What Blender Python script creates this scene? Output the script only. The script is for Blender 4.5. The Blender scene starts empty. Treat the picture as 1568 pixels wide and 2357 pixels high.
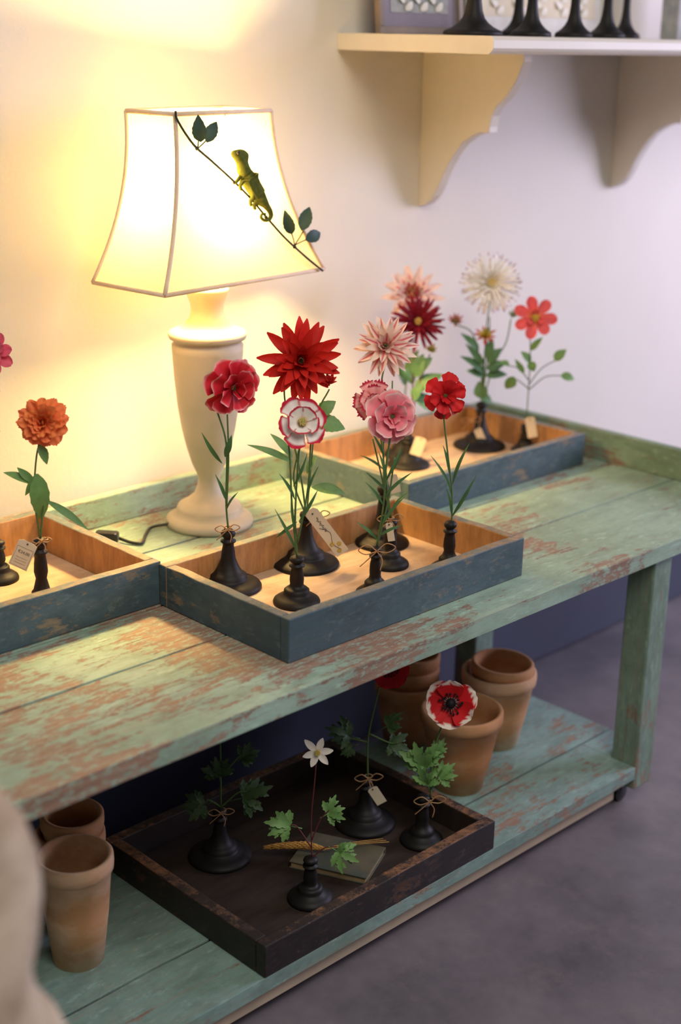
import bpy, math, random
from mathutils import Vector, Matrix, noise as mnoise
random.seed(7)
ZS=0.63   # height of the bench top above the floor
SC=bpy.context.scene
COLL=SC.collection
def V(*a): return Vector(a)
# ------------------------------------------------------------------ materials
def newmat(name):
    m=bpy.data.materials.new(name);m.use_nodes=True
    nt=m.node_tree;b=nt.nodes['Principled BSDF'];return m,nt,b
def rgba(c): return (c[0],c[1],c[2],1)
def N(nt,t,**k):
    n=nt.nodes.new(t)
    for a,v in k.items(): setattr(n,a,v)
    return n
def noise_n(nt,vec,scale,detail=6,rough=.6,dist=0):
    n=N(nt,'ShaderNodeTexNoise');n.inputs['Scale'].default_value=scale;n.inputs['Detail'].default_value=detail
    n.inputs['Roughness'].default_value=rough;n.inputs['Distortion'].default_value=dist
    nt.links.new(vec,n.inputs['Vector']);return n.outputs['Fac']
def coords(nt,scale=(1,1,1)):
    tc=N(nt,'ShaderNodeTexCoord');mp=N(nt,'ShaderNodeMapping');mp.inputs['Scale'].default_value=scale
    nt.links.new(tc.outputs['Object'],mp.inputs['Vector']);return mp.outputs['Vector']
def ramp(nt,fac,a,b,ca=(0,0,0),cb=(1,1,1)):
    r=N(nt,'ShaderNodeValToRGB');r.color_ramp.elements[0].position=a;r.color_ramp.elements[1].position=b
    r.color_ramp.elements[0].color=rgba(ca);r.color_ramp.elements[1].color=rgba(cb)
    nt.links.new(fac,r.inputs[0]);return r.outputs[0]
def mix(nt,f,a,b,mode='MIX'):
    m=N(nt,'ShaderNodeMix',data_type='RGBA',blend_type=mode)
    if isinstance(f,(int,float)): m.inputs[0].default_value=f
    else: nt.links.new(f,m.inputs[0])
    for i,x in ((6,a),(7,b)):
        if isinstance(x,tuple): m.inputs[i].default_value=rgba(x)
        else: nt.links.new(x,m.inputs[i])
    return m.outputs[2]
def math_n(nt,op,a,b,c=None):
    m=N(nt,'ShaderNodeMath',operation=op)
    for i,x in enumerate((a,b,c)):
        if x is None: continue
        if isinstance(x,(int,float)): m.inputs[i].default_value=x
        else: nt.links.new(x,m.inputs[i])
    return m.outputs[0]
def bump(nt,b,h,st=.3,dist=.005):
    n=N(nt,'ShaderNodeBump');n.inputs['Strength'].default_value=st;n.inputs['Distance'].default_value=dist
    nt.links.new(h,n.inputs['Height']);nt.links.new(n.outputs[0],b.inputs['Normal'])
def simple(name,c,rough=.6,c2=None,scale=20,bmp=0,stretch=(1,1,1),detail=5,lo=.35,hi=.65,metal=0,spec=None):
    m,nt,b=newmat(name);b.inputs['Roughness'].default_value=rough;b.inputs['Metallic'].default_value=metal
    if spec is not None: b.inputs['Specular IOR Level'].default_value=spec
    if c2 is None: c2=tuple(x*.85 for x in c)
    f=noise_n(nt,coords(nt,stretch),scale,detail)
    nt.links.new(ramp(nt,f,lo,hi,c,c2),b.inputs['Base Color'])
    if bmp: bump(nt,b,f,bmp)
    return m
def rawwood(name,c,c2,stretch,stain):
    # bare boards: fine grain, blotchy stains and a few dark knots
    m,nt,b=newmat(name);b.inputs['Roughness'].default_value=.68
    v=coords(nt,stretch);v1=coords(nt)
    g=noise_n(nt,v,5,13,.75);s=noise_n(nt,v1,7,7,.65,.3)
    col=mix(nt,ramp(nt,g,.38,.62),c,c2)
    col=mix(nt,ramp(nt,s,.50,.68,(0,0,0),(.6,.6,.6)),col,stain)
    vo=N(nt,'ShaderNodeTexVoronoi');vo.inputs['Scale'].default_value=7;nt.links.new(v1,vo.inputs['Vector'])
    kn=ramp(nt,vo.outputs['Distance'],.05,.13,(.75,.75,.75),(0,0,0))
    col=mix(nt,kn,col,tuple(x*.55 for x in stain))
    nt.links.new(col,b.inputs['Base Color']);bump(nt,b,g,.3);return m
def worn(name,pa,pb,wood,wood2,stretch,th=.54,soft=.02,big=2.2,rough=.5,scuff=.5,lite=None,grad=0,ps=3.0,scr=.575):
    m,nt,b=newmat(name);b.inputs['Roughness'].default_value=rough
    v=coords(nt,stretch);v1=coords(nt);v3=coords(nt,tuple(1+(x-1)*.4 for x in stretch));vg=coords(nt,tuple(.6 if x<2 else x*3.2 for x in stretch))
    chip=noise_n(nt,v3,big*5.0,15,.80,.15)
    patch=noise_n(nt,v1,ps,6,.65,.4)
    grain=noise_n(nt,vg,big*2,12,.82)
    h=math_n(nt,'MULTIPLY_ADD',patch,.42,math_n(nt,'MULTIPLY_ADD',chip,.40,math_n(nt,'MULTIPLY',grain,.18)))
    if grad:
        sx=N(nt,'ShaderNodeSeparateXYZ');nt.links.new(v1,sx.inputs[0]);h=math_n(nt,'MULTIPLY_ADD',sx.outputs[0],-grad,h)
    mask=ramp(nt,h,th,th+soft)
    tone=noise_n(nt,v1,4,9,.7,.4)
    paint=mix(nt,ramp(nt,tone,.38,.62),pa,pb)
    dirt=noise_n(nt,v3,9,12,.78)
    paint=mix(nt,ramp(nt,dirt,.46,.68,(0,0,0),(.60,.60,.60)),paint,tuple(x*.48 for x in pa))
    streak=ramp(nt,grain,.52,.60,(0,0,0),(scuff,scuff,scuff))
    paint=mix(nt,streak,paint,tuple((wood[i]+pa[i])*.5 for i in range(3)))
    sc=noise_n(nt,v,big*11,14,.85)
    paint=mix(nt,ramp(nt,sc,scr,scr+.03,(0,0,0),(.8,.8,.8)),paint,wood)
    lt=ramp(nt,noise_n(nt,v3,big*9,12,.8),.55,.62,(0,0,0),(.5,.5,.5))
    paint=mix(nt,lt,paint,lite or tuple(min(1,x*1.3+.05) for x in pb))
    wd=mix(nt,ramp(nt,grain,.40,.60),wood,wood2)
    wd=mix(nt,ramp(nt,noise_n(nt,v3,big*18,14,.8),.52,.55,(0,0,0),(.8,.8,.8)),wd,tuple(x*.9 for x in pb))
    nt.links.new(mix(nt,mask,paint,wd),b.inputs['Base Color'])
    hh=math_n(nt,'MULTIPLY_ADD',grain,.6,math_n(nt,'SUBTRACT',1,mask))
    bump(nt,b,hh,.35,.0012)
    return m
W1=(.36,.23,.16);W2=(.21,.125,.085)
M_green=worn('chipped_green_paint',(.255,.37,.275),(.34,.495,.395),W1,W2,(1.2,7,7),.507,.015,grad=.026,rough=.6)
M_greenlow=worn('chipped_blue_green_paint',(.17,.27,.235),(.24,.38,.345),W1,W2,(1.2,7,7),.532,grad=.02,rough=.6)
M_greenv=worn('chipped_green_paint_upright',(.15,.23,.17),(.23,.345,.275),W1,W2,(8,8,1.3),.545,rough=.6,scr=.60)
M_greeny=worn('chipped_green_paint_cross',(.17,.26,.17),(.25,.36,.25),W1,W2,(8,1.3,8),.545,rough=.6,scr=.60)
M_blue=worn('worn_blue_grey_paint',(.045,.083,.104),(.078,.125,.150),(.28,.22,.15),(.16,.13,.09),(1.3,1.3,5),.562,.012,2.2,.55,.14,(.16,.21,.22),scr=.595)
M_bluerim=worn('worn_tray_rim',(.095,.13,.135),(.16,.19,.18),(.36,.26,.16),(.18,.13,.08),(2,2,2),.495,.04,3.2,.6,.4)
M_bare=rawwood('bare_tray_wood',(.56,.30,.115),(.36,.175,.06),(7,7,1.3),(.24,.11,.04))
M_floorw=rawwood('tray_bottom_wood',(.68,.49,.32),(.50,.33,.20),(1.1,6,1),(.36,.21,.12))
M_black=worn('worn_black_paint',(.012,.009,.009),(.020,.015,.014),(.12,.055,.025),(.05,.025,.015),(2,2,6),.560,.02,2.2,.5,.12,(.04,.03,.025))
M_blackrim=worn('worn_black_rim',(.022,.016,.014),(.04,.027,.02),(.30,.14,.065),(.11,.055,.028),(2,2,2),.505,.03,3.2,.6,.3,(.09,.055,.04))
M_blackin=simple('dark_tray_bottom',(.018,.012,.010),.6,(.040,.025,.018),5,.15,(1.4,7,1),10)
M_stand=simple('black_turned_wood',(.0065,.006,.006),.55,(.010,.009,.0085),30,.05,(1,1,6),spec=.3)
M_terra=simple('terracotta',(.50,.22,.085),.85,(.66,.39,.21),7,.3,(1,1,1.6),11,.40,.66)
M_terra2=simple('pale_weathered_terracotta',(.58,.30,.14),.85,(.80,.58,.40),7,.3,(1,1,1.6),11,.40,.66)
M_cream=simple('cream_lamp_paint',(.58,.50,.38),.55,(.52,.45,.33),12,.05)
M_trim=simple('shade_piping',(.90,.70,.50),.8,(.84,.62,.43),40)
M_stem=simple('green_stem',(.08,.16,.04),.6)
M_stemr=simple('dark_red_stem',(.12,.02,.02),.6)
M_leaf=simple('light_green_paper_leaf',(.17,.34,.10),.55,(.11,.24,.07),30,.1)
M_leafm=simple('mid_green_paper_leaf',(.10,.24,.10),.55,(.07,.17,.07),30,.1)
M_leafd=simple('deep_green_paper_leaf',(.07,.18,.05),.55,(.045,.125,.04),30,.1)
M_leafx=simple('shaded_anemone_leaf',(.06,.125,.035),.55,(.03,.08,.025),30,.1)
M_leafb=simple('blue_green_leaf',(.025,.07,.055),.6,(.018,.05,.04),30)
M_twine=simple('jute_twine',(.45,.27,.13),.9,(.33,.18,.08),80,.3)
M_tag=simple('cream_card',(.74,.66,.51),.8,(.68,.60,.45),20)
M_ink=simple('ink',(.08,.07,.06),.7)
M_yel=simple('yellow_pigment',(.75,.50,.04),.7)
M_wire=simple('dark_wire',(.02,.025,.012),.7)
M_cham=simple('chameleon_green',(.12,.14,.035),1.0,(.075,.09,.025),60,.2,spec=.0)
M_shelf=simple('grey_cream_shelf_paint',(.72,.67,.58),.5,(.69,.64,.55),8,.05,(.6,3,1))
M_cord=simple('black_rubber',(.012,.012,.012),.4)
M_gap=simple('dark_gap_strip',(.012,.008,.007),.9)
M_iron=simple('dark_iron',(.03,.03,.03),.45,metal=.7)
M_wheat=simple('dry_wheat',(.70,.40,.10),.8,(.45,.23,.05),60,.4)
M_bookc=simple('faded_book_cloth',(.045,.065,.05),.7,(.12,.10,.06),12,.1,(1,1,1),8)
M_page=simple('old_paper',(.36,.26,.14),.85,(.28,.20,.10),60)
M_linen=simple('mottled_cream_linen',(.60,.50,.39),.9,(.36,.27,.19),9,.2,(1,1,1),4,.40,.62)
M_frame=simple('taupe_frame',(.26,.20,.15),.6,(.20,.15,.11),20)
M_mat=simple('mauve_card',(.28,.24,.30),.8)
M_white=simple('white_paper',(.75,.74,.70),.8)
M_stone=simple('grey_plaster_relief',(.42,.43,.42),.85,(.30,.31,.31),30,.5)
M_dark=simple('slate_blue_paint',(.050,.058,.095),.5,(.04,.045,.075),3,.05)
M_pale=simple('pale_raw_wood',(.52,.42,.30),.7)
M_tagw=simple('ivory_petals',(.88,.84,.74),.7)
def petalmat():
    m,nt,b=newmat('painted_paper_petals');a=N(nt,'ShaderNodeAttribute',attribute_name='Col')
    f=noise_n(nt,coords(nt),60,4)
    nt.links.new(mix(nt,ramp(nt,f,.3,.7,(.12,.12,.12),(0,0,0)),a.outputs['Color'],(.4,.2,.16),'MULTIPLY'),b.inputs['Base Color'])
    b.inputs['Roughness'].default_value=.6
    b.inputs['Specular IOR Level'].default_value=.25
    return m
M_petal=petalmat()
# ------------------------------------------------------------------ object helpers
def finish(o,name,kind=None,label=None,cat=None,group=None):
    if label:o['label']=label
    if cat:o['category']=cat
    if group:o['group']=group
    if kind:o['kind']=kind
    return o
ORG={}
def mk(name,verts,faces,mats,origin=V(0,0,0),parent=None,smooth=True,fm=None,cols=None,bevel=0,label=None,cat=None,group=None,kind=None,seg=2):
    me=bpy.data.meshes.new(name)
    off=ORG[parent] if parent else origin
    me.from_pydata([tuple(Vector(v)-off) for v in verts],[],faces)
    if not isinstance(mats,(list,tuple)):mats=[mats]
    for m in mats:me.materials.append(m)
    if fm: me.polygons.foreach_set('material_index',fm)
    me.polygons.foreach_set('use_smooth',[smooth]*len(me.polygons))
    if cols:
        at=me.color_attributes.new('Col','FLOAT_COLOR','POINT')
        for i,c in enumerate(cols): at.data[i].color=(c[0],c[1],c[2],1)
    me.update()
    o=bpy.data.objects.new(name,me);COLL.objects.link(o)
    if parent: o.parent=parent
    else: o.location=origin
    if bevel:
        b=o.modifiers.new('b','BEVEL');b.width=bevel;b.segments=seg;b.limit_method='ANGLE';b.angle_limit=math.radians(40)
    return finish(o,name,kind,label,cat,group)
def empty(name,origin,label,cat,group=None,kind=None):
    e=bpy.data.objects.new(name,None);e.location=origin;e.empty_display_size=.05;COLL.objects.link(e)
    ORG[e]=Vector(origin);return finish(e,name,kind,label,cat,group)
def boxv(x0,x1,y0,y1,z0,z1):
    v=[(x0,y0,z0),(x1,y0,z0),(x1,y1,z0),(x0,y1,z0),(x0,y0,z1),(x1,y0,z1),(x1,y1,z1),(x0,y1,z1)]
    f=[(0,3,2,1),(4,5,6,7),(0,1,5,4),(1,2,6,5),(2,3,7,6),(3,0,4,7)]
    return v,f
def join(parts):
    VV=[];FF=[];MM=[]
    for p in parts:
        v,f=p[0],p[1];mi=p[2] if len(p)>2 else 0
        o=len(VV);VV+=list(v);FF+=[tuple(i+o for i in q) for q in f];MM+=[mi]*len(f) if isinstance(mi,int) else list(mi)
    return VV,FF,MM
def lathe(prof,c,seg=40,tilt=None,cap=True):
    vs=[];fs=[]
    for r,z in prof:
        for i in range(seg):
            a=2*math.pi*i/seg;vs.append(V(r*math.cos(a),r*math.sin(a),z))
    n=len(prof)
    for j in range(n-1):
        for i in range(seg):
            k=(i+1)%seg;fs.append((j*seg+i,j*seg+k,(j+1)*seg+k,(j+1)*seg+i))
    if cap:
        fs.append(tuple(range(seg))[::-1]);fs.append(tuple((n-1)*seg+i for i in range(seg)))
    M=Matrix.Identity(3)
    if tilt: M=Matrix.Rotation(tilt[0],3,Vector(tilt[1]))
    return [M@v+Vector(c) for v in vs],fs
def cr(P,n=8):
    P=[Vector(p) for p in P]
    if len(P)<3: return [P[0].lerp(P[-1],i/n) for i in range(n+1)]
    Q=[P[0]*2-P[1]]+P+[P[-1]*2-P[-2]];out=[]
    for i in range(1,len(Q)-2):
        a,b,c,d=Q[i-1:i+3]
        for k in range(n):
            t=k/n;out.append(.5*((2*b)+(c-a)*t+(2*a-5*b+4*c-d)*t*t+(3*b-a-3*c+d)*t**3))
    out.append(P[-1]);return out
def tube(P,r,seg=8,closed=False):
    n=len(P);R=r if isinstance(r,(list,tuple)) else [r]*n
    if len(R)!=n: R=[R[0]+(R[-1]-R[0])*i/(n-1) for i in range(n)]
    vs=[];fs=[];up=None
    for i in range(n):
        t=(P[min(i+1,n-1)]-P[max(i-1,0)]).normalized()
        if up is None:
            up=t.orthogonal().normalized()
        else:
            up=(up-t*up.dot(t)).normalized()
        s=t.cross(up)
        for k in range(seg):
            a=2*math.pi*k/seg;vs.append(P[i]+(up*math.cos(a)+s*math.sin(a))*R[i])
    for i in range(n-1):
        for k in range(seg):
            l=(k+1)%seg;fs.append((i*seg+k,i*seg+l,(i+1)*seg+l,(i+1)*seg+k))
    fs.append(tuple(range(seg))[::-1]);fs.append(tuple((n-1)*seg+k for k in range(seg)))
    return vs,fs
def ball(c,r,seg=10,rings=6,sq=1):
    prof=[(max(r*math.sin(math.pi*i/rings),1e-5),-r*sq*math.cos(math.pi*i/rings)) for i in range(rings+1)]
    return lathe(prof,c,seg)
# ------------------------------------------------------------------ room
v,f=boxv(-1.5,6.5,0,.12,-ZS,2.2)
mw,nt,b=newmat('painted_plaster_wall');b.inputs['Roughness'].default_value=.75
w=noise_n(nt,coords(nt),2.5,5);nt.links.new(ramp(nt,w,.3,.7,(.78,.735,.655),(.74,.695,.61)),b.inputs['Base Color'])
bump(nt,b,noise_n(nt,coords(nt),60,7,.65),.2,.004)
mk('wall_back',v,f,mw,smooth=False,kind='structure')
v,f=boxv(-1.5,6.5,-4.5,.12,-ZS-.08,-ZS)
mf,nt,b=newmat('polished_concrete');b.inputs['Roughness'].default_value=.40
v0=coords(nt);a1=noise_n(nt,v0,2.6,10,.68,.1);a2=noise_n(nt,v0,12,9,.75)
c=mix(nt,ramp(nt,a1,.36,.66),(.085,.078,.090),(.190,.168,.182));c=mix(nt,ramp(nt,a2,.54,.72,(0,0,0),(.4,.4,.4)),c,(.23,.19,.18))
nt.links.new(c,b.inputs['Base Color']);bump(nt,b,a2,.08,.002)
mk('floor',v,f,mf,smooth=False,kind='structure')
v,f=boxv(-1.5,6.5,-.265,0,-ZS,-.31)
mk('trim_1',v,f,M_dark,smooth=False,kind='structure',bevel=.006)
# ------------------------------------------------------------------ workbench
TX0,TX1,TY0=.45,2.885,-.92
bench=empty('workbench',V(1.67,-.45,-ZS),'long chipped green wooden workbench with back rail and lower shelf','workbench')
def board(x0,x1,y0,y1,z0,z1,nx=24):
    vs=[];fs=[]
    for i in range(nx+1):
        x=x0+(x1-x0)*i/nx
        j0=mnoise.noise(V(x*7,y0*9,3))*.0018;j1=mnoise.noise(V(x*7,y1*9,3))*.0018;zz=mnoise.noise(V(x*3,y0*5,z1))*.0012
        vs+=[V(x,y0+j0,z0),V(x,y1+j1,z0),V(x,y1+j1,z1+zz),V(x,y0+j0,z1+zz)]
    for i in range(nx):
        a=i*4;b_=a+4
        for k in range(4):
            l=(k+1)%4;fs.append((a+k,b_+k,b_+l,a+l))
    fs.append((0,1,2,3));fs.append((nx*4+3,nx*4+2,nx*4+1,nx*4))
    return vs,fs
g=.0030
ys=[TY0,-.672,-.49,-.245,-.03]
parts=[board(TX0,TX1,ys[i]+(g if i else 0),ys[i+1]-g,-.036,0,90) for i in range(4)]
# dark underlay and filler strips that keep the plank joints dark
for y in ys[1:4]:
    parts.append((*boxv(TX0+.01,TX1-.03,y-.02,y+.02,-.044,-.0365),1));parts.append((*boxv(TX0+.005,TX1-.026,y-.0016,y+.0016,-.036,-.0032),1))
vv,ff,mm=join(parts)
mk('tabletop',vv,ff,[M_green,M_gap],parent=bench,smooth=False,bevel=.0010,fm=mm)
v,f=board(TX0,TX1,-.058,-.034,.0,.066,30);mk('back_rail',v,f,M_green,parent=bench,smooth=False,bevel=.003)
v,f=boxv(TX1-.024,TX1,TY0,-.059,.0,.076);mk('end_rail',v,f,M_greeny,parent=bench,smooth=False,bevel=.003)
LX0,LX1=2.447,2.513;LY=-.905
for (x0,x1,y0,y1) in ((LX0,LX1,LY,LY+.066),(LX0,LX1,-.43,-.365),(.60,.666,LY,LY+.066),(.60,.666,-.43,-.365)):
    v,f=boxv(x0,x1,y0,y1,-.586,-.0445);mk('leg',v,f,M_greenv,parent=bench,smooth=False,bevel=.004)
v,f=boxv(.667,2.446,-.39,-.37,-.10,-.0445);mk('apron',v,f,M_green,parent=bench,smooth=False,bevel=.002)
lz=-.528
parts=[board(.60,LX0-.001,LY,-.758,lz-.03,lz,40),board(LX0,2.555,LY+.068,-.758,lz-.022,lz-.0005,4),board(.50,2.56,-.752,-.432,lz-.022,lz,40)]
parts.append((*boxv(.52,2.44,-.77,-.74,-.5645,-.5585),1));parts.append((*boxv(.52,2.54,-.7566,-.7534,-.55,lz-.0032),1))
vv,ff,mm=join(parts)
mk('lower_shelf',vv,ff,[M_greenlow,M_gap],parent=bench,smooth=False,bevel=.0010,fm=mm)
v,f=boxv(1.2,2.40,-.885,-.85,-.60,-.575);mk('runner',v,f,M_pale,parent=bench,smooth=False,bevel=.002)
for (x,y) in ((2.455,-.86),(2.455,-.40),(.63,-.86),(.63,-.40)):
    r=.021;vs,fs=lathe([(.006,-.011),(r,-.009),(r,.009),(.006,.011)],(0,0,0),20)
    M=Matrix.Rotation(math.pi/2,3,'X');vs=[M@q+V(x,y,-ZS+r) for q in vs]
    b1=boxv(x-.012,x+.012,y-.016,y+.016,-.594,-.586)
    vv,ff,mm=join([(vs,fs),b1]);mk('caster',vv,ff,M_iron,parent=bench,smooth=False)
# ------------------------------------------------------------------ trays
def tray(name,x0,x1,y0,y1,z0,h,mats,label,th=.021,group='shallow wooden trays'):
    parts=[]
    def shell(a,b_,c,d,inner):
        n=14;vs=[];fs=[];fm=[];alongx=(b_-a)>(d-c)
        for i in range(n+1):
            t=i/n;w=mnoise.noise(V(a*3+t*6,c*5,z0))*.0020
            if alongx:
                x=a+(b_-a)*t;vs+=[V(x,c,z0),V(x,d,z0),V(x,d,z0+h+w),V(x,c,z0+h+w)]
            else:
                y=c+(d-c)*t;vs+=[V(b_,y,z0),V(a,y,z0),V(a,y,z0+h+w),V(b_,y,z0+h+w)]
        for i in range(n):
            p=i*4;q=p+4
            for k in range(4):
                l=(k+1)%4;fs.append((p+k,q+k,q+l,p+l))
                if k==1: side=2 if inner in(4,5) else 0
                elif k==3: side=2 if inner in(2,3) else 0
                elif k==2: side=1
                else: side=0
                fm.append(side)
        fs.append((0,1,2,3));fs.append((n*4+3,n*4+2,n*4+1,n*4));fm+=[0,0]
        return vs,fs,fm
    e=.0006
    parts.append(shell(x0,x1,y0,y0+th,4));parts.append(shell(x0,x1,y1-th,y1,2))
    parts.append(shell(x0,x0+th,y0+th+e,y1-th-e,3));parts.append(shell(x1-th,x1,y0+th+e,y1-th-e,5))
    v,f=boxv(x0+th+e,x1-th-e,y0+th+e,y1-th-e,z0+.001,z0+.012);parts.append((v,f,3))
    vv,ff,mm=join(parts)
    c=V((x0+x1)/2,(y0+y1)/2,z0)
    return mk(name,vv,ff,mats,origin=c,smooth=False,fm=mm,bevel=.0022,label=label,cat='tray',group=group)
bm=[M_blue,M_bluerim,M_bare,M_floorw]
tray('wooden_tray',1.464,2.083,-.836,-.485,.0006,.080,bm,'blue-grey shallow wooden tray full of red and pink paper flowers')
tray('wooden_tray',2.165,2.800,-.452,-.062,.0006,.080,bm,'blue-grey wooden tray against the bench back rail holding dahlias')
tray('wooden_tray',.86,1.470,-.4838,-.088,.0006,.084,bm,'blue-grey wooden tray beside the lamp holding an orange flower')
tray('wooden_tray',1.352,1.957,-.906,-.440,lz+.0006,.063,[M_black,M_blackrim,M_blackin,M_blackin],'worn black wooden tray on the lower shelf holding anemones',th=.024)
# ------------------------------------------------------------------ turned stands
def stand_prof(R,H,rb=.012):
    return [(R,0),(R*1.01,.004),(R*.97,.008),(R*.80,.013),(R*.60,.017),(R*.55,.021),(R*.545,.026),(R*.44,.030),
            (R*.36,H*.32),(R*.29,H*.40),(max(R*.22,rb*1.1),H*.50),(rb*1.02,H*.62),(rb*.86,H*.72),(rb*.90,H*.76),(rb*1.2,H*.78),(rb*1.2,H*.805),(rb*.72,H*.825),
            (rb*.70,H*.845),(rb*1.05,H*.88),(rb*1.15,H*.92),(rb*1.0,H*.96),(rb*.6,H*.99),(rb*.2,H)]
RH=V(.7118,-.7024,0);FH=V(.7024,.7118,0);UP=V(0,0,1)
# ------------------------------------------------------------------ petals
def petal(VV,FF,CC,c,n,er,L,W,E,curl,kind,colf,r0,li,rng,cup=.25):
    nu,nv=(12,11) if kind in('round','fringe','fan') else (8,5)
    if kind=='quill':nv=3
    es=n.cross(er).normalized();pos=c+er*r0;base=len(VV)
    jit=rng.uniform(-1,1);fr=[rng.uniform(.0,.14) for _ in range(nv)];wv=rng.uniform(0,6.28);amp=rng.uniform(.03,.07)
    for i in range(nu):
        t=i/(nu-1);ang=math.radians(E-curl*t);d=er*math.cos(ang)+n*math.sin(ang);pn=n*math.cos(ang)-er*math.sin(ang)
        if i: pos=pos+d*(L/(nu-1))
        if kind=='point': w=W*(max(math.sin(math.pi*(.10+.88*t)),.02))**.75
        elif kind=='round': w=W*(.22+.78*math.sin(math.pi*min(.5,t*.62)))*(1 if t<.62 else math.sqrt(max(0,1-((t-.62)/.40)**2))*.999+.001)
        elif kind in('fan','fringe'): w=W*(.15+.85*t**.8)*(1 if t<.95 else .9)
        else: w=W*(.6+.4*math.sin(math.pi*t)) if t<.9 else W*.35
        for j in range(nv):
            s=-1+2*j/(nv-1)
            p=pos+es*(w*s*.5)+pn*(cup*w*s*s*.5)+pn*(.04*L*jit*t*s)
            if kind in('fan','fringe'): p=p+pn*L*amp*t*t*math.sin(s*5.0+wv)
            if kind=='round': p=p+pn*L*.04*t*t*math.sin(s*4+wv)
            if kind=='fringe' and i==nu-1: p=p+d*L*(fr[j] if j%2 else -.03)-d*L*.12*s*s
            if kind=='fan' and i>=nu-4: p=p-d*L*.20*s*s*((i-nu+5)/4)+(d*L*fr[j]*.45 if i==nu-1 else d*0)
            VV.append(p);CC.append(colf(t,abs(s),li,jit))
    for i in range(nu-1):
        for j in range(nv-1):
            a=base+i*nv+j;FF.append((a,a+1,a+nv+1,a+nv))
def bloom(c,n,R,layers,colf,seed=0,r0=.08):
    rng=random.Random(seed);VV=[];FF=[];CC=[];n=Vector(n).normalized()
    a=n.orthogonal().normalized();b_=n.cross(a)
    for li,(cnt,lf,wf,E,curl,kind,lift) in enumerate(layers):
        ph=rng.uniform(0,6.28)
        for k in range(cnt):
            th=ph+2*math.pi*k/cnt+rng.uniform(-.10,.10)
            er=a*math.cos(th)+b_*math.sin(th)
            petal(VV,FF,CC,c+n*((lift+rng.uniform(-.015,.015))*R),n,er,R*lf*rng.uniform(.90,1.06),R*wf,E+rng.uniform(-9,9),curl,kind,colf,R*r0,li,rng)
    return VV,FF,CC
def leafmesh(P0,P1,W,kind,nh,rng):
    P0=Vector(P0);P1=Vector(P1);d=P1-P0;L=d.length;dn=d.normalized()
    nh=Vector(nh);nn=(nh-dn*nh.dot(dn))
    nn=nn.normalized() if nn.length>1e-4 else dn.orthogonal().normalized()
    sd=dn.cross(nn)
    if kind=='lobed':
        out=[];piv=P0.lerp(P1,.34)
        out.append(tube([P0,piv],[.0012,.0009],5))
        for ang,lf in ((-82,.42),(-42,.58),(0,.68),(42,.58),(82,.42)):
            a=math.radians(ang+rng.uniform(-10,10));q=dn*math.cos(a)+sd*math.sin(a)
            lf*=rng.uniform(.85,1.15);tip=piv+q*L*lf+nn*rng.uniform(-.15,.15)*L
            out.append(leafmesh(piv,tip,L*.23,'jag',nh,rng)[:2])
            m=piv.lerp(tip,.42)
            for sg in(-1,1):
                a2=a+sg*.6;q2=dn*math.cos(a2)+sd*math.sin(a2)
                out.append(leafmesh(m,m+q2*L*lf*.42+nn*rng.uniform(-.05,.05)*L,L*.14,'jag',nh,rng)[:2])
        v,f,_=join(out);return v,f
    n=11;vs=[];fs=[]
    for i in range(n+1):
        t=i/n
        if kind=='lance': w=W*math.sin(math.pi*t)**.8*(1-.35*t)
        elif kind=='ovate': w=W*math.sin(math.pi*min(1,t**.75))**.85
        else: w=W*math.sin(math.pi*min(1,(.06+t*.94)**.9))**.7*(1 if i%3 else .68)
        if kind=='ovate' and i%2: w*=.92
        w=max(w,.0005);arch=math.sin(math.pi*t)*L*.10
        c=P0.lerp(P1,t)+nn*arch
        vs+=[c-sd*w*.5+nn*w*.14,c,c+sd*w*.5+nn*w*.14]
    for i in range(n):
        a=i*3;fs+=[(a,a+1,a+4,a+3),(a+1,a+2,a+5,a+4)]
    return vs,fs
def lerp3(a,b,t): 
    t=max(0,min(1,t));return tuple(a[i]+(b[i]-a[i])*t for i in range(3))
def textmesh(name,body,size,mat,M,parent):
    c=bpy.data.curves.new(name,'FONT');c.body=body;c.size=size;c.align_x='CENTER';c.align_y='CENTER'
    o=bpy.data.objects.new(name,c);COLL.objects.link(o);bpy.context.view_layer.update()
    me=bpy.data.meshes.new_from_object(o.evaluated_get(bpy.context.evaluated_depsgraph_get()))
    bpy.data.objects.remove(o)
    me.transform(M);me.materials.clear();me.materials.append(mat)
    q=bpy.data.objects.new(name,me);COLL.objects.link(q);q.parent=parent;return q
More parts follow.
